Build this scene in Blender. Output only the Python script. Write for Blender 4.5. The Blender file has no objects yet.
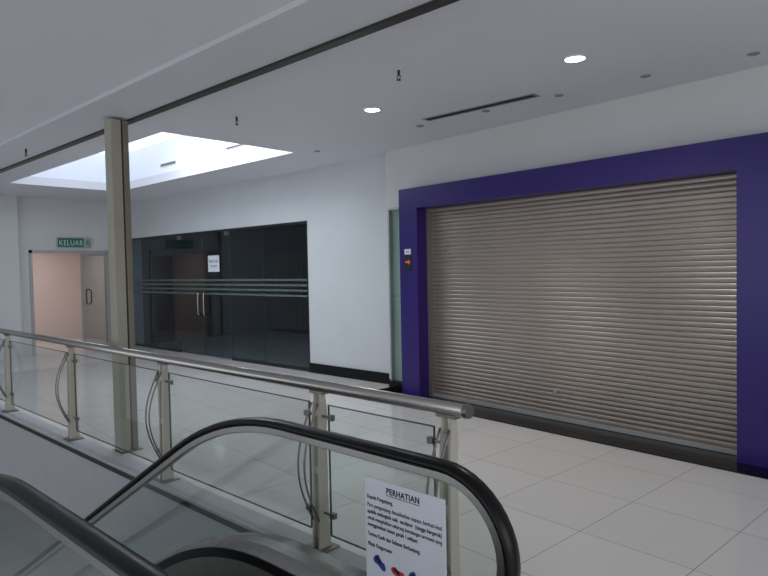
import bpy, bmesh, math
from mathutils import Vector, Matrix

S = bpy.context.scene
COL = S.collection
S.view_settings.view_transform = 'Standard'

# ------------------------------------------------------------ materials
def lin(c):
    return tuple(((v/255.0)/12.92 if v/255.0 <= 0.04045 else ((v/255.0+0.055)/1.055)**2.4) for v in c)

def mat(name, rgb, rough=0.5, metal=0.0, var=0.06, scale=6.0, spec=0.5, emit=None, estr=0.0, stretch=(1,1,1), detail=4):
    m = bpy.data.materials.new(name); m.use_nodes = True
    nt = m.node_tree; b = nt.nodes['Principled BSDF']
    c = lin(rgb)
    b.inputs['Roughness'].default_value = rough
    b.inputs['Metallic'].default_value = metal
    b.inputs['Specular IOR Level'].default_value = spec
    tc = nt.nodes.new('ShaderNodeTexCoord')
    mp = nt.nodes.new('ShaderNodeMapping'); mp.inputs['Scale'].default_value = stretch
    nz = nt.nodes.new('ShaderNodeTexNoise'); nz.inputs['Scale'].default_value = scale; nz.inputs['Detail'].default_value = detail
    nt.links.new(tc.outputs['Object'], mp.inputs[0]); nt.links.new(mp.outputs[0], nz.inputs['Vector'])
    cr = nt.nodes.new('ShaderNodeValToRGB')
    cr.color_ramp.elements[0].position = 0.3; cr.color_ramp.elements[1].position = 0.7
    cr.color_ramp.elements[0].color = (*[max(0, v*(1-var)) for v in c], 1)
    cr.color_ramp.elements[1].color = (*[min(1, v*(1+var)) for v in c], 1)
    nt.links.new(nz.outputs['Fac'], cr.inputs[0]); nt.links.new(cr.outputs[0], b.inputs['Base Color'])
    if emit:
        b.inputs['Emission Color'].default_value = (*lin(emit), 1)
        b.inputs['Emission Strength'].default_value = estr
    return m

def glass(name, tint, ior=1.45, refl=(1,1,1), rough=0.0):
    m = bpy.data.materials.new(name); m.use_nodes = True
    nt = m.node_tree; nt.nodes.clear()
    o = nt.nodes.new('ShaderNodeOutputMaterial'); mx = nt.nodes.new('ShaderNodeMixShader')
    t = nt.nodes.new('ShaderNodeBsdfTransparent'); t.inputs[0].default_value = (*tint, 1)
    g = nt.nodes.new('ShaderNodeBsdfGlossy'); g.inputs[0].default_value = (*refl, 1); g.inputs['Roughness'].default_value = rough
    f = nt.nodes.new('ShaderNodeFresnel')
    ge = nt.nodes.new('ShaderNodeNewGeometry'); mr = nt.nodes.new('ShaderNodeMapRange')
    mr.inputs['To Min'].default_value = ior; mr.inputs['To Max'].default_value = 1.0/ior
    nt.links.new(ge.outputs['Backfacing'], mr.inputs['Value']); nt.links.new(mr.outputs[0], f.inputs[0])
    nt.links.new(f.outputs[0], mx.inputs[0]); nt.links.new(t.outputs[0], mx.inputs[1]); nt.links.new(g.outputs[0], mx.inputs[2])
    nt.links.new(mx.outputs[0], o.inputs[0])
    return m

def film(name, tint, col, fac):
    m = bpy.data.materials.new(name); m.use_nodes = True
    nt = m.node_tree; nt.nodes.clear()
    o = nt.nodes.new('ShaderNodeOutputMaterial'); mx = nt.nodes.new('ShaderNodeMixShader')
    t = nt.nodes.new('ShaderNodeBsdfTransparent'); t.inputs[0].default_value = (*tint, 1)
    d = nt.nodes.new('ShaderNodeBsdfDiffuse'); d.inputs[0].default_value = (*lin(col), 1)
    mx.inputs[0].default_value = fac
    nt.links.new(t.outputs[0], mx.inputs[1]); nt.links.new(d.outputs[0], mx.inputs[2]); nt.links.new(mx.outputs[0], o.inputs[0])
    return m

def tile_mat(name, c1, c2, grout, size, rot, rough, off=(0, 0)):
    m = bpy.data.materials.new(name); m.use_nodes = True
    nt = m.node_tree; b = nt.nodes['Principled BSDF']
    tc = nt.nodes.new('ShaderNodeTexCoord'); mp = nt.nodes.new('ShaderNodeMapping')
    mp.inputs['Rotation'].default_value = (0, 0, rot); mp.inputs['Location'].default_value = (off[0], off[1], 0)
    br = nt.nodes.new('ShaderNodeTexBrick'); br.offset = 0.0; br.squash = 1.0
    br.inputs['Scale'].default_value = 1.0
    br.inputs['Brick Width'].default_value = size; br.inputs['Row Height'].default_value = size
    br.inputs['Mortar Size'].default_value = 0.0026; br.inputs['Mortar Smooth'].default_value = 0.1
    br.inputs['Color1'].default_value = (*lin(c1), 1); br.inputs['Color2'].default_value = (*lin(c2), 1)
    br.inputs['Mortar'].default_value = (*lin(grout), 1)
    nt.links.new(tc.outputs['Object'], mp.inputs[0]); nt.links.new(mp.outputs[0], br.inputs['Vector'])
    nt.links.new(br.outputs['Color'], b.inputs['Base Color'])
    b.inputs['Roughness'].default_value = rough
    b.inputs['Specular IOR Level'].default_value = 0.75
    return m

M = {}
M['wall'] = mat('wall_paint', (200, 205, 208), 0.75, var=0.025, scale=1.2)
M['wall2'] = mat('wall_paint_warm', (206, 208, 208), 0.75, var=0.025, scale=1.0)
M['ceil'] = mat('ceiling_paint', (214, 215, 221), 0.85, var=0.02, scale=0.8)
M['beam'] = mat('beam_paint', (202, 204, 210), 0.8, var=0.02, scale=0.8)
M['well'] = mat('well_paint', (236, 240, 246), 0.85, var=0.01)
M['skyl'] = mat('diffuser', (240, 245, 255), 0.9, emit=(230, 238, 255), estr=1.25)
M['floor'] = tile_mat('polished_tile', (216, 214, 211), (211, 209, 206), (142, 138, 134), 0.7, math.radians(5.5), 0.07)
M['lfloor'] = tile_mat('lower_tile', (190, 192, 192), (180, 182, 183), (110, 110, 110), 0.6, 0, 0.3)
M['dfloor'] = tile_mat('store_tile', (222, 225, 224), (212, 215, 214), (110, 110, 110), 0.6, 0, 0.12)
M['granite'] = mat('black_granite', (7, 7, 9), 0.16, var=0.4, scale=120, spec=0.25)
M['black'] = mat('black_metal', (24, 23, 24), 0.4, var=0.1)
M['rubber'] = mat('black_rubber', (3, 3, 5), 0.3, var=0.15, scale=20, spec=0.28)
M['steel'] = mat('brushed_steel', (174, 171, 168), 0.26, 1.0, var=0.06, scale=40, stretch=(1, 30, 30))
M['steel2'] = mat('satin_steel', (132, 130, 128), 0.42, 1.0, var=0.05, scale=30)
M['alu'] = mat('aluminium', (176, 176, 176), 0.4, 0.5, var=0.04)
M['cream'] = mat('cream_paint', (188, 184, 173), 0.5, var=0.03)
M['colcream'] = mat('column_cream', (160, 156, 144), 0.5, var=0.04)
M['colbeige'] = mat('column_bronze', (126, 120, 106), 0.45, 0.2, var=0.05)
M['bronze'] = mat('dark_bronze', (50, 48, 45), 0.45, 0.3, var=0.1)
M['purple'] = mat('purple_panel', (40, 19, 104), 0.33, var=0.08, scale=2.5)
M['slat'] = mat('shutter_slat', (152, 143, 136), 0.39, 0.62, var=0.06, scale=1.0, stretch=(1.6, 1, .3), detail=0)
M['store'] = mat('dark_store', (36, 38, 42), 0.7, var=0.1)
M['brown'] = mat('brown_wood', (84, 60, 52), 0.5, var=0.2, scale=4, stretch=(1, 1, 8))
M['pink'] = mat('salmon_wall', (214, 200, 196), 0.8, var=0.04, scale=1)
M['green'] = mat('sign_green', (24, 96, 68), 0.5, emit=(10, 120, 75), estr=0.05)
M['greensq'] = mat('sign_grey', (150, 170, 165), 0.5)
M['white'] = mat('white_paper', (214, 219, 229), 0.6, var=0.015)
M['frost'] = film('frosted_film', (.8, .85, .85), (120, 134, 134), .5)
M['ink'] = mat('dark_ink', (20, 21, 32), 0.7)
M['blue'] = mat('print_blue', (40, 60, 150), 0.6)
M['red'] = mat('print_red', (190, 40, 50), 0.6)
M['orange'] = mat('print_orange', (235, 120, 30), 0.6)
M['lamp'] = mat('lamp_face', (255, 255, 255), 0.5, emit=(235, 245, 255), estr=22)
M['lampoff'] = mat('lamp_off', (140, 142, 148), 0.5)
M['glass'] = glass('clear_glass', (0.93, 0.95, 0.945), 1.33)
M['eglass'] = glass('escalator_glass', (0.92, 0.945, 0.935), 1.3)
M['dglass'] = glass('smoked_glass', (0.62, 0.67, 0.69), 1.42, (.84, .92, 1), 0.015)
M['gglass'] = glass('greenish_glass', (0.80, 0.88, 0.85), 1.5)
M['doorglass'] = glass('door_glass', (0.74, 0.80, 0.82), 1.3)
M['edge'] = mat('glass_edge', (60, 84, 78), 0.2, var=0.1)
M['shaft'] = mat('fascia', (164, 166, 170), 0.8, var=0.03)

# ------------------------------------------------------------ helpers
def mk(name, bm, m, parent=None, smooth=False, bevel=0.0, loc=None, rot=None):
    me = bpy.data.meshes.new(name)
    bmesh.ops.recalc_face_normals(bm, faces=bm.faces[:])
    bm.to_mesh(me); bm.free()
    if smooth:
        for p in me.polygons: p.use_smooth = True
    o = bpy.data.objects.new(name, me); COL.objects.link(o)
    ms = m if isinstance(m, (list, tuple)) else [m]
    for k in ms: me.materials.append(k)
    if parent: o.parent = parent
    if loc: o.location = loc
    if rot: o.rotation_euler = rot
    if bevel:
        md = o.modifiers.new('bevel', 'BEVEL'); md.width = bevel; md.segments = 2; md.limit_method = 'ANGLE'
    return o

def addbox(bm, lo, hi):
    vs = [bm.verts.new((x, y, z)) for x in (lo[0], hi[0]) for y in (lo[1], hi[1]) for z in (lo[2], hi[2])]
    for f in ((0, 1, 3, 2), (4, 6, 7, 5), (0, 4, 5, 1), (2, 3, 7, 6), (0, 2, 6, 4), (1, 5, 7, 3)):
        bm.faces.new([vs[i] for i in f])

def box(name, lo, hi, m, parent=None, bevel=0.0, **k):
    bm = bmesh.new(); addbox(bm, lo, hi); return mk(name, bm, m, parent, bevel=bevel, **k)

def boxes(name, lst, m, parent=None, bevel=0.0, **k):
    bm = bmesh.new()
    for lo, hi in lst: addbox(bm, lo, hi)
    return mk(name, bm, m, parent, bevel=bevel, **k)

def addtube(bm, pts, r, seg=14, cap=True, closed=False):
    rings = []
    n = len(pts)
    pts = [Vector(p) for p in pts]
    prev = None
    for i, p in enumerate(pts):
        t = (pts[min(i+1, n-1)] - pts[max(i-1, 0)]).normalized()
        if prev is None:
            a = Vector((0, 0, 1)) if abs(t.z) < 0.9 else Vector((1, 0, 0))
            u = t.cross(a).normalized()
        else:
            u = (prev - t*prev.dot(t)).normalized()
        prev = u
        v = t.cross(u)
        rr = r[i] if isinstance(r, (list, tuple)) else r
        rings.append([bm.verts.new(p + u*rr*math.cos(2*math.pi*k/seg) + v*rr*math.sin(2*math.pi*k/seg)) for k in range(seg)])
    for a, b in zip(rings, rings[1:]):
        for k in range(seg):
            bm.faces.new((a[k], a[(k+1) % seg], b[(k+1) % seg], b[k]))
    if cap:
        bm.faces.new(rings[0][::-1]); bm.faces.new(rings[-1])

def sweep(name, path, sec, m, parent=None, smooth=False, capped=True):
    """path: (x,z) points; sec: (y, n) cross-section; swept in the XZ plane."""
    bm = bmesh.new(); rings = []; n = len(path)
    for i, (x, z) in enumerate(path):
        x0, z0 = path[max(0, i-1)]; x1, z1 = path[min(n-1, i+1)]
        t = Vector((x1-x0, z1-z0)).normalized(); nn = Vector((-t.y, t.x))
        rings.append([bm.verts.new((x+nn.x*q, y, z+nn.y*q)) for (y, q) in sec])
    k = len(sec)
    for a, b in zip(rings, rings[1:]):
        for j in range(k):
            bm.faces.new((a[j], a[(j+1) % k], b[(j+1) % k], b[j]))
    if capped:
        bm.faces.new(rings[0][::-1]); bm.faces.new(rings[-1])
    return mk(name, bm, m, parent, smooth=smooth)

def empty(name, loc, label, cat, rot=(0, 0, 0), group=None):
    o = bpy.data.objects.new(name, None); COL.objects.link(o)
    o.empty_display_size = 0.2; o.location = loc; o.rotation_euler = rot
    o['label'] = label; o['category'] = cat
    if group: o['group'] = group
    return o

def struct(o):
    o['kind'] = 'structure'; return o

def text(name, s, loc, rot, m, parent=None, width=None, height=0.02, align='LEFT', bold=0.0, space=1.0):
    c = bpy.data.curves.new(name, 'FONT'); c.body = s; c.size = height; c.align_x = align
    c.extrude = 0.0006; c.offset = bold; c.resolution_u = 3; c.space_character = space
    t = bpy.data.objects.new(name+'_tmp', c); COL.objects.link(t)
    bpy.context.view_layer.update()
    me = bpy.data.meshes.new_from_object(t.evaluated_get(bpy.context.evaluated_depsgraph_get()))
    bpy.data.objects.remove(t)
    if width:
        xs = [v.co.x for v in me.vertices]; f = width/(max(xs)-min(xs))
        for v in me.vertices: v.co.x *= f
    me.materials.clear(); me.materials.append(m)
    o = bpy.data.objects.new(name, me); COL.objects.link(o)
    if parent: o.parent = parent
    o.location = loc; o.rotation_euler = rot
    return o

CZ = 3.33; BZ = 3.16; H = math.pi/2
XL = -14.3

# ------------------------------------------------------------ room shell
struct(boxes('floor', [((XL, 2.36, -0.3), (3.5, 6.9, 0)), ((-1.75, -4, -0.3), (3.5, 2.36, 0))], M['floor']))
struct(box('floor_lower', (-24, -6, -4.3), (3.5, 10, -4.0), M['lfloor']))
struct(box('trim_1', (XL, 2.32, -0.75), (-1.75, 2.36, -0.004), M['shaft']))
struct(box('trim_2', (XL, 2.31, 0.0), (-1.72, 2.50, 0.03), M['shaft'], bevel=0.004))
struct(box('trim_5', (XL, 2.300, -0.03), (-1.75, 2.309, 0.008), M['black']))
struct(box('wall_lower', (-24, 6.0, -4.0), (3.5, 6.2, -0.3), M['shaft']))
struct(box('wall_lower_end', (-24.2, -6, -4.0), (-24, 6.2, 3.4), M['shaft']))
# ceiling with light well
wx0, wx1, wy0, wy1 = -12.3, -6.8, 3.6, 5.55
struct(boxes('ceiling', [((XL-3, 2.78, CZ), (wx0, 6.95, CZ+0.15)), ((wx1, 2.78, CZ), (3.5, 6.95, CZ+0.15)),
                         ((wx0, 2.78, CZ), (wx1, wy0, CZ+0.15)), ((wx0, wy1, CZ), (wx1, 6.95, CZ+0.15)),
                         ((XL-9, -3.2, BZ+.035), (3.5, 2.25, CZ+0.15))], M['ceil']))
struct(box('ceiling_beam', (XL, 2.25, BZ), (3.5, 2.78, CZ+0.15), M['beam']))
struct(box('trim_3', (XL, 2.73, BZ-0.02), (3.5, 2.80, BZ+0.05), M['bronze']))
wz = 4.05
struct(boxes('ceiling_well', [((wx0-.1, wy0-.1, CZ+.15), (wx0, wy1+.1, wz)), ((wx1, wy0-.1, CZ+.15), (wx1+.1, wy1+.1, wz)),
                              ((wx0, wy0-.1, CZ+.15), (wx1, wy0, wz)), ((wx0, wy1, CZ+.15), (wx1, wy1+.1, wz))], M['well']))
struct(box('window_1', (wx0-.1, wy0-.1, wz), (wx1+.1, wy1+.1, wz+.05), M['skyl']))
# west wall with door opening
dy0, dy1, dz1 = 4.5, 6.2, 2.22
struct(boxes('wall_west', [((XL-.2, -4, -0.3), (XL, dy0, CZ)), ((XL-.2, dy1, 0), (XL, 6.95, CZ)), ((XL-.2, dy0, dz1), (XL, dy1, CZ))], M['wall2']))
struct(box('wall_west_pier', (XL, 3.2, 0), (XL+.12, 4.28, CZ), M['wall2']))
# corridor beyond the door
struct(boxes('wall_corridor', [((XL-3.2, 3.8, 0), (XL-3.0, 6.9, 2.6)), ((XL-3, 3.8, 0), (XL-.2, 3.95, 2.6)), ((XL-3, 6.75, 0), (XL-.2, 6.9, 2.6)),
                               ((XL-3.2, 3.8, 2.6), (XL-.2, 6.9, 2.7))], M['pink']))
struct(box('floor_corridor', (XL-3.2, 3.8, -0.3), (XL, 6.9, 0), M['floor']))
# north wall
gx1 = -7.85; NY = 6.65
struct(boxes('wall_north', [((gx1, NY, 0), (-5.7, NY+.25, CZ)), ((XL, NY, 2.5), (gx1, NY+.25, CZ))], M['wall']))
struct(box('baseboard_north', (gx1, NY-.02, 0), (-5.96, NY, 0.16), M['granite']))
# dark shop interior
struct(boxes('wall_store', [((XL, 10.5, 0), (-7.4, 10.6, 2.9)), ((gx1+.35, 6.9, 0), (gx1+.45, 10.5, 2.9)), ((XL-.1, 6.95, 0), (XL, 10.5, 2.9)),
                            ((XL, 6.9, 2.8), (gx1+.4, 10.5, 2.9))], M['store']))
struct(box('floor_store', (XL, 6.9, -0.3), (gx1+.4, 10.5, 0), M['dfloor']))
def dark_door(x):
    e = empty('interior_door', (x, 10.5, 0), 'dark brown wooden door inside the unlit shop', 'door', group='brown doors in the dark shop')
    boxes('door_frame', [((-.55, -.04, 0), (-.47, 0, 2.2)), ((.47, -.04, 0), (.55, 0, 2.2)), ((-.55, -.04, 2.12), (.55, 0, 2.2))], M['brown'], e)
    boxes('door_leaf', [((-.47, -.03, 0), (.47, 0, 2.12)), ((-.36, -.04, .2), (.36, -.03, .95)), ((-.36, -.04, 1.1), (.36, -.03, 1.95))], M['brown'], e)
for x in (-13.2, -10.6): dark_door(x)

# shop (rotated) wall
RZ = math.radians(-5.5); SO = (-1.42, 6.01, 0)
struct(box('wall_shop', (-4.55, .05, 0), (4.6, .35, CZ), M['wall2'], loc=SO, rot=(0, 0, RZ)))
struct(box('trim_4', (-4.5, -.48, 0), (4.6, .05, 0.010), M['granite'], loc=SO, rot=(0, 0, RZ)))
struct(boxes('baseboard_shop', [((-4.54, .03, .0), (-4.04, .05, .12)), ((.46, .03, 0), (4.6, .05, .16))], M['granite'], loc=SO, rot=(0, 0, RZ)))

# ------------------------------------------------------------ purple surround
SX0, SX1, SZ = -3.67, 0.09, 2.46
sur = empty('shopfront_surround', SO, 'deep purple boxed portal framing the closed shutter', 'shop frame', (0, 0, RZ))
box('jamb', (SX0-.33, -.22, .010), (SX0, .048, SZ), M['purple'], sur)
box('jamb', (SX1, -.22, .010), (SX1+.36, .048, SZ), M['purple'], sur)
box('header', (SX0-.33, -.22, SZ), (SX1+.36, .048, SZ+.265), M['purple'], sur)

# ------------------------------------------------------------ roller shutter
sh = empty('roller_shutter', SO, 'closed beige-grey ribbed metal roller shutter in purple frame', 'shutter', (0, 0, RZ))
bm = bmesh.new()
N = 48; z0 = .055; p = (SZ-z0)/N
prof = []
for i in range(N):
    b0 = z0 + i*p
    prof += [(0.0, b0), (-.004, b0+p*.05), (-.0078, b0+p*.22), (-.0096, b0+p*.5), (-.0081, b0+p*.78), (-.004, b0+p*.93)]
prof.append((0.0, SZ))
pv = None
for (y, z) in prof:
    c = (bm.verts.new((SX0+.05, y, z)), bm.verts.new((SX1-.05, y, z)))
    if pv: bm.faces.new((pv[0], pv[1], c[1], c[0]))
    pv = c
cur = mk('slat_curtain', bm, M['slat'], sh, smooth=False)
box('bottom_rail', (SX0+.05, -.035, .012), (SX1-.05, .02, .055), M['alu'], sh, bevel=.003)
box('guide_rail', (SX0+.002, -.05, .010), (SX0+.055, .03, SZ-.002), M['slat'], sh)
box('guide_rail', (SX1-.055, -.05, .010), (SX1-.002, .03, SZ-.002), M['slat'], sh)
bm = bmesh.new(); addtube(bm, [((SX0+SX1)/2, -.018, .32), ((SX0+SX1)/2, -.006, .32)], .018)
mk('lock', bm, M['alu'], sh)

# small sticker on jamb
st = empty('wall_sticker', (SO[0], SO[1], 0), 'small white, black and orange notice on the purple jamb', 'sticker', (0, 0, RZ))
sx = SX0-.17
box('notice_card', (sx-.058, -.226, 1.66), (sx+.058, -.22, 1.94), M['ink'], st)
box('white_band', (sx-.058, -.228, 1.87), (sx+.058, -.226, 1.94), M['white'], st)
bm = bmesh.new()
pts = [(-.05, .011), (.008, .011), (.008, .034), (.05, 0), (.008, -.034), (.008, -.011), (-.05, -.011)]
bm.faces.new([bm.verts.new((sx+a, -.228, 1.77+b)) for a, b in pts]); mk('arrow', bm, M['orange'], st)
text('lettering', 'IN', (sx, -.2285, 1.885), (H, 0, 0), M['blue'], st, height=.05, align='CENTER')

# side glass panel next to the surround
gp = empty('side_glass_panel', SO, 'narrow greenish fixed glass panel beside the purple frame', 'glass panel', (0, 0, RZ))
box('pane', (-4.42, -.01, .12), (-4.06, 0.0, 2.5), M['gglass'], gp)
boxes('panel_frame', [((-4.45, -.02, .12), (-4.42, .045, 2.53)), ((-4.06, -.02, .12), (-4.03, .045, 2.53)), ((-4.42, -.02, 2.50), (-4.06, .045, 2.53))], M['alu'], gp)
box('plinth', (-4.45, -.04, .0105), (-4.03, .028, .12), M['granite'], gp)

# ------------------------------------------------------------ dark glass storefront
sf = empty('glass_storefront', (0, 0, 0), 'frameless smoked glass shopfront with frosted stripes, unlit inside', 'glass wall')
GY = NY+.02
seams = [-14.28, -13.1, -12.1, -11.12, -10.15, -9.1, gx1]
for i in range(6):
    a, b = seams[i]+.008, seams[i+1]-.008
    isdoor = i in (2, 3)
    q = box('glass_door_leaf' if isdoor else 'glass_pane', (a, GY, .05 if not isdoor else .02), (b, GY+.012, 2.47), M['dglass'], sf)
    boxes('frosted_stripe', [((a, GY-.002, z), (b, GY-.0005, z+.036)) for z in (1.24, 1.33, 1.42, 1.51)], M['frost'], q)
    boxes('panel_edge', [((b, GY, .05), (b+.004, GY+.012, 2.46))], M['edge'], q)
    if isdoor:
        hx = b-.10 if i == 2 else a+.10
        bm = bmesh.new()
        addtube(bm, [(hx, GY, 1.27), (hx, GY-.06, 1.26), (hx, GY-.07, 1.22), (hx, GY-.07, .88), (hx, GY-.06, .84), (hx, GY, .83)], .014, 10)
        mk('pull_handle', bm, M['steel'], q, smooth=True)
        box('patch_fitting', (b-.16 if i == 3 else a, GY-.01, 2.38), (b if i == 3 else a+.16, GY+.02, 2.46), M['steel2'], q)
boxes('frame', [((XL+.01, GY-.03, 2.46), (gx1, GY+.04, 2.5)), ((gx1-.03, GY-.02, 0), (gx1, GY+.04, 2.46)), ((XL, GY-.02, 0), (-12.1, GY+.03, .05)), ((-10.15, GY-.02, 0), (gx1-.03, GY+.03, .05))], M['black'], sf)
pn = empty('paper_notice', (-10.71, GY-.006, 1.85), 'white printed notice taped on the smoked glass', 'notice')
box('sheet', (-.2, -.001, -.16), (.2, .001, .16), M['white'], pn)
text('lettering', 'PINTU INI', (0, -.002, .02), (H, 0, 0), M['ink'], pn, height=.07, align='CENTER', width=.30)
text('lettering', 'DITUTUP', (0, -.002, -.07), (H, 0, 0), M['ink'], pn, height=.055, align='CENTER', width=.22)

# ------------------------------------------------------------ entrance door on the west wall
gd = empty('glass_double_door', (XL, 0, 0), 'steel framed glass double door opening on a salmon corridor', 'door')
boxes('door_frame', [((-.2, dy0, 0), (.03, dy0+.06, dz1)), ((-.2, dy1-.06, 0), (.03, dy1, dz1)), ((-.2, dy0, dz1-.06), (.03, dy1, dz1))], M['alu'], gd)
def leaf(y0, y1, x, hy):
    q = boxes('door_leaf', [((x-.02, y0, .02), (x+.02, y0+.03, dz1-.07)), ((x-.02, y1-.03, .02), (x+.02, y1, dz1-.07)),
                            ((x-.02, y0+.03, .02), (x+.02, y1-.03, .10)), ((x-.02, y0+.03, dz1-.12), (x+.02, y1-.03, dz1-.07))], M['alu'], gd)
    box('pane', (x-.004, y0+.03, .10), (x+.004, y1-.03, dz1-.12), M['doorglass'], q)
    bm = bmesh.new(); addtube(bm, [(x+.02, hy, 1.35), (x+.03, hy+.06, 1.35), (x+.04, hy+.10, 1.31), (x+.04, hy+.10, 1.06), (x+.03, hy+.06, 1.02), (x+.02, hy, 1.02), (x+.02, hy, 1.35)], .013, 8)
    mk('pull_handle', bm, M['black'], q, smooth=True)
leaf(5.56, dy1-.06, -.05, 5.66)

# exit sign
es = empty('exit_sign', (XL, 5.40, 2.28), 'green illuminated exit sign above the door', 'exit sign')
box('housing', (0.002, -.36, 0), (.06, .36, .22), M['alu'], es, bevel=.006)
box('face', (.06, -.34, .015), (.064, .20, .205), M['green'], es)
box('pictogram_panel', (.06, .21, .015), (.064, .345, .205), M['greensq'], es)
text('lettering', 'KELUAR', (.065, -.315, .05), (H, 0, H), M['white'], es, height=.165, width=.49, bold=.0, space=1.15)
bm = bmesh.new()
addtube(bm, [(.066, .285, .165), (.066, .286, .17)], .014, 8)
for a, b in (((.275, .15), (.285, .10)), ((.285, .10), (.25, .06)), ((.285, .10), (.315, .07)), ((.315, .07), (.315, .04)), ((.28, .14), (.32, .12)), ((.28, .14), (.24, .12))):
    addtube(bm, [(.066, a[0], a[1]), (.066, b[0], b[1])], .008, 6)
mk('pictogram', bm, M['green'], es)

# ------------------------------------------------------------ shutter guide column
cl = empty('guide_column', (-5.84, 2.62, 0.0), 'slim cream steel column with dark guide channel by the railing', 'column')
ch = BZ-.02
box('column_shaft', (-.08, -.07, 0), (.06, .03, ch), M['colcream'], cl, bevel=.006)
box('guide_slot', (-.06, .03, 0), (.05, .045, ch), M['bronze'], cl)
box('guide_channel', (-.08, .045, 0), (.06, .10, ch), M['colbeige'], cl, bevel=.004)
boxes('base_plate', [((-.11, -.10, 0), (.09, .13, .012))], M['steel2'], cl)

# ------------------------------------------------------------ railing
RY = 2.42
rl = empty('glass_railing', (0, RY, 0.03), 'glass panel balustrade with steel handrail and cream posts', 'railing')
zt = 1.04-.033-.03
bm = bmesh.new()
addtube(bm, [(-13.8, 0, zt), (-1.72, 0, zt)], .033, 24)
mk('handrail', bm, M['steel'], rl, smooth=False)
for pch in bpy.data.objects['handrail'].data.polygons:
    pch.use_smooth = len(pch.vertices) == 4
bm = bmesh.new(); addtube(bm, [(-1.725, 0, zt), (-1.70, 0, zt)], [.036, .034], 24); mk('end_cap', bm, M['steel2'], rl)
posts = [-1.83, -2.79, -4.67, -6.57, -8.56, -10.5, -12.4]

def post_mesh():
    bm = bmesh.new()
    for sx_ in (-.034, .018):
        out = [(-.048, 0), (.048, 0), (.034, .25), (.030, .70), (.038, .82), (.027, .90), (.016, zt-.02), (-.016, zt-.02), (-.016, .90), (-.027, .82), (-.034, .70), (-.038, .25)]
        a = [bm.verts.new((sx_, y, z)) for y, z in out]; b = [bm.verts.new((sx_+.016, y, z)) for y, z in out]
        bm.faces.new(a[::-1]); bm.faces.new(b)
        for i in range(len(out)):
            j = (i+1) % len(out); bm.faces.new((a[i], a[j], b[j], b[i]))
    for z in (.06, .45, .80): addbox(bm, (-.019, -.026, z), (.019, .026, z+.05))
    return bm
first = mk('post', post_mesh(), M['cream'], rl, bevel=.003); first.location = (posts[0], 0, 0)
bm = bmesh.new(); addbox(bm, (-.08, -.075, 0), (.08, .075, .012))
mk('foot_plate', bm, M['steel2'], first, bevel=.003)
bm = bmesh.new(); addtube(bm, [(0, 0, .93), (0, 0, zt-.02)], [.02, .016], 12); addbox(bm, (-.06, -.022, zt-.045), (.06, .022, zt-.028))
mk('saddle', bm, M['steel2'], first)
for off in (-.028, .028):
    bm = bmesh.new()
    addtube(bm, [(off, -.03 - .115*math.sin(math.pi*k/16), .16+.72*k/16) for k in range(17)], .006, 8)
    mk('bow_bar', bm, M['steel2'], first, smooth=True)
outer = []
for z in (.22, .80):
    for s in (-1, 1):
        bm = bmesh.new()
        addtube(bm, [(s*.025, 0, z), (s*.10, 0, z)], .008, 8)
        addbox(bm, (min(s*.09, s*.125), -.014, z-.016), (max(s*.09, s*.125), .014, z+.016))
        k = mk('glass_clamp', bm, M['steel2'], first)
        if s == 1: outer.append(k)
for x in posts[1:]:
    n = first.copy(); n.location = (x, 0, 0); COL.objects.link(n)
    for c in first.children:
        d = c.copy(); d.parent = n; COL.objects.link(d)
for k in outer: bpy.data.objects.remove(k)   # the end post carries glass on one side only
for a, b in zip(posts[1:], posts):
    g_ = box('glass_panel', (a+.09, -.006, .10), (b-.09, .006, .87), M['glass'], rl)
    boxes('panel_edge', [((a+.09, -.006, .87), (b-.09, .006, .875)), ((a+.085, -.006, .10), (a+.09, .006, .875)), ((b-.09, -.006, .10), (b-.085, .006, .875)), ((a+.09, -.006, .095), (b-.09, .006, .10))], M['edge'], g_)

# ------------------------------------------------------------ escalator
ec = empty('escalator', (0, 0, 0), 'escalator descending beside the railing, black handrails and glass sides', 'escalator')
XT = -2.35
def g(x):
    if x > XT: return 0.0
    if x > XT-1.0: return .2885*(XT-x)**2
    return .577*(XT-.5-x)
XE = -9.0; CX = -1.41; R = .315; HZ = .975; DZ = HZ-2*R; CZ2 = HZ-R
xs = [XE, -7, -5, -4, -3.65] + [XT-1.0+.1*i for i in range(11)] + [-2.1, -1.8, -1.55]
def newel(rad, n=22):
    return [(CX+rad*math.sin(math.radians(t)), CZ2+rad*math.cos(math.radians(t))) for t in [180*k/n for k in range(n+1)]]
def hpath(off):
    pth = []
    for x in xs:
        dx = .05; s = (g(x-dx)-g(x+dx))/(2*dx); ln = math.hypot(1, s)
        pth.append((x + off*s/ln, HZ-g(x) - off/ln))
    return pth + newel(R-off) + [(CX-.12, CZ2-(R-off)+.01)]
def rr(w, h, c=.012, yo=0, no=0):
    return [(yo-w/2, no-h/2+c), (yo-w/2, no+h/2-c), (yo-w/2+c, no+h/2), (yo, no+h/2+.004), (yo+w/2-c, no+h/2), (yo+w/2, no+h/2-c), (yo+w/2, no-h/2+c), (yo+w/2-c, no-h/2), (yo-w/2+c, no-h/2)]
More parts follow.
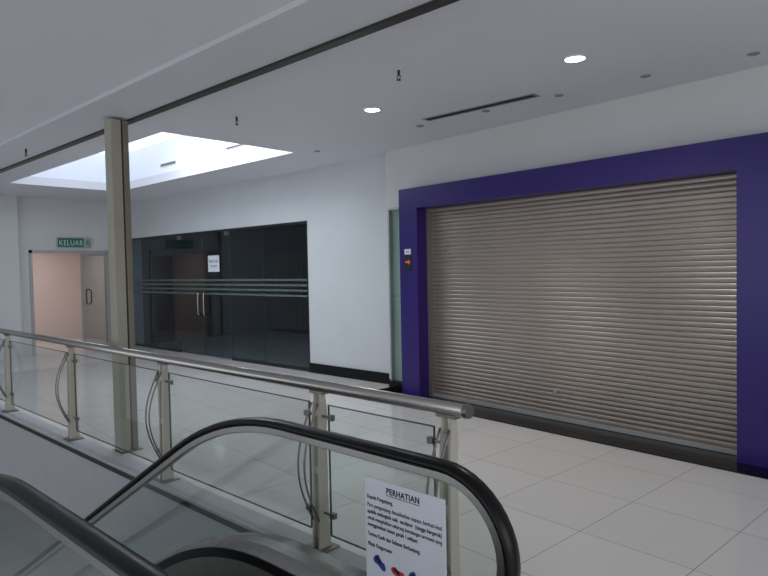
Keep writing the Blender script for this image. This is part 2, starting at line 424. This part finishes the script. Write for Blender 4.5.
for yc, s in ((1.82, -1), (.69, 1)):
    sweep('rubber_handrail', hpath(.016), rr(.076, .032, .011, yc), M['rubber'], ec, smooth=True)
    sweep('handrail_guide', hpath(.050), rr(.044, .036, .004, yc), M['steel'], ec, smooth=False)
    bm = bmesh.new(); top = []; bot = []
    for x in xs:
        top.append((x, HZ-g(x)-.06)); bot.append((x, DZ-g(x)))
    for k in range(0, 11):
        t = math.radians(90*k/10); rg = R-.06
        top.append((CX+rg*math.sin(t), CZ2+rg*math.cos(t))); bot.append((CX+rg*math.sin(t), CZ2-rg*math.cos(t)-(.06 if k == 0 else 0)))
    rings = []
    for (a, b) in zip(top, bot):
        rings.append([bm.verts.new((a[0], yc-.005, a[1])), bm.verts.new((a[0], yc+.005, a[1])), bm.verts.new((b[0], yc+.005, b[1]-.001)), bm.verts.new((b[0], yc-.005, b[1]-.001))])
    for a, b in zip(rings, rings[1:]):
        for j in range(4):
            bm.faces.new((a[j], a[(j+1) % 4], b[(j+1) % 4], b[j]))
    mk('balustrade_glass', bm, M['eglass'], ec)
    low = [(x, DZ-g(x)) for x in xs] + [(CX, DZ), (-1.25, DZ), (-1.17, DZ-.03), (-1.10, DZ-.10), (-1.07, DZ-.2), (-1.07, 0.002)]
    def sec(lst): return [(yc+s*a, b) for a, b in lst]
    sweep('deck_cap', low, sec([(.035, .012), (-.035, .012), (-.13, -.012), (-.13, -.02), (.10, -.03), (.10, -.02)]), M['steel'], ec)
    sweep('deck_seal', low, sec([(.10, -.012), (.108, -.012), (.108, -.06), (.10, -.06)]), M['rubber'], ec)
    sweep('inner_skirt', low, sec([(.10, -.06), (.105, -.06), (.105, -.30), (.09, -.30)]), M['steel2'], ec)
    lowc = [(x, DZ-g(x)) for x in xs] + [(-1.30, DZ)]
    bm = bmesh.new(); rg_ = []
    for (x, z) in lowc:
        zb = z-1.35 if x < -1.8 else 0.003
        rg_.append([bm.verts.new((x, yc-s*.13, z-.015)), bm.verts.new((x, yc-s*.11, z-.015)), bm.verts.new((x, yc-s*.11, zb)), bm.verts.new((x, yc-s*.13, zb))])
    for a, b in zip(rg_, rg_[1:]):
        for j in range(4): bm.faces.new((a[j], a[(j+1) % 4], b[(j+1) % 4], b[j]))
    mk('outer_cladding', bm, M['shaft'], ec)
first_step = None
sd = .40
for i in range(15):
    x1 = -2.45 - sd*i
    zz = 0.0 if i == 0 else -(.2309*i - .14)
    if first_step is None:
        bm = bmesh.new()
        addbox(bm, (-sd, .81, -.05), (0, 1.71, 0))
        for k in range(30):
            y = .82+.0295*k
            addbox(bm, (-sd, y, 0), (-.0, y+.014, .008))
        addbox(bm, (-sd, .81, -.24), (-sd+.02, 1.71, -.05))
        o = mk('step', bm, M['steel2'], ec); first_step = o
    else:
        o = first_step.copy(); COL.objects.link(o)
    o.location = (x1, 0, zz)
box('landing_plate', (-2.45, .80, -.02), (-.75, 1.715, .008), M['steel2'], ec)

# ------------------------------------------------------------ warning sign
sg = empty('warning_sign', (-1.59, 1.812, .255), 'white printed safety notice board fixed on the escalator glass', 'sign')
W2 = .208
box('board', (-W2, -.012, 0), (W2, -.006, .585), M['white'], sg, bevel=.002)
ty = -.0128
text('title', 'PERHATIAN', (0, ty, .540), (H, 0, 0), M['ink'], sg, height=.034, width=.17, align='CENTER', bold=.0007, space=1.1)
box('underline', (-.087, ty-.0005, .5320), (.087, ty, .5345), M['ink'], sg)
lines = [("Kepada Pengunjung,", .500, .140, .0002), ("Para pengunjung dinasihatkan supaya berhati-hati", .466, .385, .0001),
         ("apabila melangkah naik  escalator  (tangga bergerak)", .439, .385, .0003), ("untuk mengelakkan sebarang kemalangan terutama yang", .412, .385, .0001),
         ("menggunakan kasut getah / selipar.", .385, .27, .0003), ("Terima Kasih dan Selamat Berkunjung.", .345, .28, .0003), ("Pihak Pengurusan", .303, .13, .0003)]
for s_, z, w, bd in lines:
    text('text_line', s_, (-.194, ty, z), (H, 0, 0), M['ink'], sg, height=.0225, width=w, bold=bd, space=1.08)
def shoe(cx, cz, m, fl=1):
    bm = bmesh.new()
    out = [(-.055, -.012), (-.05, .012), (-.03, .028), (-.01, .02), (.01, .014), (.035, .016), (.055, .004), (.06, -.012), (.04, -.02), (0, -.017), (-.04, -.02)]
    bm.faces.new([bm.verts.new((fl*a*.65, ty-.0002, b*.9)) for a, b in out])
    bm.faces.new([bm.verts.new((fl*a*.65*.5-.01, ty-.0005, b*.4+.004)) for a, b in out])
    bm.faces.ensure_lookup_table(); bm.faces[1].material_index = 1
    o = mk('shoe_picture', bm, [m, M['ink']], sg); o.location = (cx, 0, cz); o.rotation_euler = (0, .5, 0)
shoe(-.13, .245, M['blue']); shoe(-.03, .230, M['red'], -1); shoe(.06, .235, M['blue'])
shoe(-.08, .12, M['red']); shoe(.05, .11, M['blue'], -1)

# ------------------------------------------------------------ ceiling fittings
def downlight(x, y, on):
    if on:
        e = empty('downlight', (x, y, CZ), 'lit round recessed downlight in the white ceiling', 'ceiling light', group='lit recessed downlights')
    else:
        e = empty('downlight', (x, y, CZ), 'small unlit round recessed downlight in the ceiling', 'ceiling light', group='unlit recessed downlights')
    r = .08 if on else .034
    bm = bmesh.new()
    prof = [(r*1.25, 0), (r*1.22, -.008), (r*1.0, -.010), (r*.92, -.002)]
    rings = [[bm.verts.new((a*math.cos(2*math.pi*k/28), a*math.sin(2*math.pi*k/28), z)) for k in range(28)] for a, z in prof]
    for a, b in zip(rings, rings[1:]):
        for k in range(28): bm.faces.new((a[k], a[(k+1) % 28], b[(k+1) % 28], b[k]))
    mk('trim_ring', bm, M['white'] if on else M['lampoff'], e, smooth=True)
    bm = bmesh.new(); bmesh.ops.create_circle(bm, cap_ends=True, radius=r*.93, segments=28)
    for v in bm.verts: v.co.z = -.004
    mk('lamp_face', bm, M['lamp'] if on else M['lampoff'], e)
    if on:
        l = bpy.data.lights.new('downlight_lamp', 'SPOT'); l.energy = 65; l.spot_size = 2.3; l.spot_blend = .8; l.shadow_soft_size = .07; l.color = (1, .98, .95)
        lo = bpy.data.objects.new('downlight_lamp', l); COL.objects.link(lo); lo.location = (x, y, CZ-.03)
for x, y in ((-4.43, 4.66), (-2.24, 4.70)): downlight(x, y, True)
for x, y in ((-2.01, 5.58), (-1.19, 5.62), (-2.83, 5.59), (-4.56, 5.59), (-3.65, 5.57), (-6.5, 5.72)): downlight(x, y, False)

def sprinkler(x, y, z):
    e = empty('sprinkler', (x, y, z), 'small pendant fire sprinkler head under the ceiling', 'sprinkler', group='pendant sprinkler heads')
    bm = bmesh.new(); addtube(bm, [(0, 0, .002), (0, 0, -.006)], .035, 16); mk('escutcheon', bm, M['white'], e)
    bm = bmesh.new(); addtube(bm, [(0, 0, -.006), (0, 0, -.05)], .011, 10)
    for s in (-1, 1): addtube(bm, [(s*.008, 0, -.045), (s*.02, 0, -.06), (s*.004, 0, -.085)], .004, 6)
    addtube(bm, [(0, 0, -.085), (0, 0, -.089)], .020, 12)
    mk('head', bm, M['black'], e)
for x, y in ((-3.39, 3.89), (-5.6, 3.81)): sprinkler(x, y, CZ)
sprinkler(-7.9, 2.5, BZ)

dv = empty('slot_diffuser', (-3.65, 5.41, CZ), 'long narrow dark air slot diffuser in the ceiling', 'air vent')
boxes('vent_frame', [((-.68, -.065, -.008), (.68, -.045, 0)), ((-.68, .045, -.008), (.68, .065, 0)), ((-.68, -.045, -.008), (-.66, .045, 0)), ((.66, -.045, -.008), (.68, .045, 0))], M['lampoff'], dv)
boxes('vent_blade', [((-.66, -.045, -.003), (.66, .045, -.001)), ((-.66, -.018, -.008), (.66, -.012, -.003)), ((-.66, .012, -.008), (.66, .018, -.003))], M['black'], dv)
for x in (-10.3, -8.2):
    e = empty('well_vent', (x, wy1, 3.62), 'short dark linear grille inside the bright ceiling well', 'air vent', group='grilles in the ceiling well')
    boxes('grille', [((-.25, -.01, -.012), (.25, -.001, .012))], M['bronze'], e)
    boxes('grille_frame', [((-.27, -.014, .012), (.27, -.001, .025)), ((-.27, -.014, -.025), (.27, -.001, -.012))], M['alu'], e)

# ------------------------------------------------------------ lights
def area(name, loc, rot, sx_, sy_, en, col=(1, 1, 1)):
    l = bpy.data.lights.new(name, 'AREA'); l.shape = 'RECTANGLE'; l.size = sx_; l.size_y = sy_; l.energy = en; l.color = col
    o = bpy.data.objects.new(name, l); COL.objects.link(o); o.location = loc; o.rotation_euler = rot
    return o
area('corridor_light', (XL-1.6, 5.3, 2.55), (0, 0, 0), 1.2, 1.2, 21, (1, .93, .90))
area('skylight_light', (-8.3, 4.55, 4.02), (0, 0, 0), 2.6, 1.6, 60, (.94, .97, 1))
area('lower_fill_light', (-7, -3, -.5), (0, 0, 0), 4, 3, 140, (.96, .98, 1))  # added lamp, kept out of view, to brighten the level below the void
area('fill_light', (-4, -5.5, 1.0), (math.radians(98), 0, 0), 14, 5, 195, (.93, .965, 1))  # added general fill behind the camera, not a modelled fixture
area('fill_light', (3.4, 1.0, 1.6), (math.radians(90), 0, math.radians(90)), 6, 2.4, 74, (1, .99, .98))  # second added fill, out of view at the open east end
w = bpy.data.worlds.new('world'); S.world = w; w.use_nodes = True
bg = w.node_tree.nodes['Background']; bg.inputs[0].default_value = (.69, .73, .79, 1); bg.inputs[1].default_value = .45

# ------------------------------------------------------------ camera
cam = bpy.data.cameras.new('camera'); co = bpy.data.objects.new('camera', cam); COL.objects.link(co)
cam.sensor_width = 36; cam.lens = 620/768*36; cam.clip_start = .02
a = math.radians(47.2); pt = .0323; r = .0197
F = Vector((-math.cos(a), math.sin(a), 0)); Rt = Vector((math.sin(a), math.cos(a), 0)); U = Vector((0, 0, 1))
fw = F*math.cos(pt) - U*math.sin(pt); up = U*math.cos(pt) + F*math.sin(pt)
cr = Rt*math.cos(r) - up*math.sin(r); cu = Rt*math.sin(r) + up*math.cos(r)
mm = Matrix((cr, cu, -fw)).transposed().to_4x4(); mm.translation = Vector((0, 0, 1.7))
co.matrix_world = mm
S.camera = co
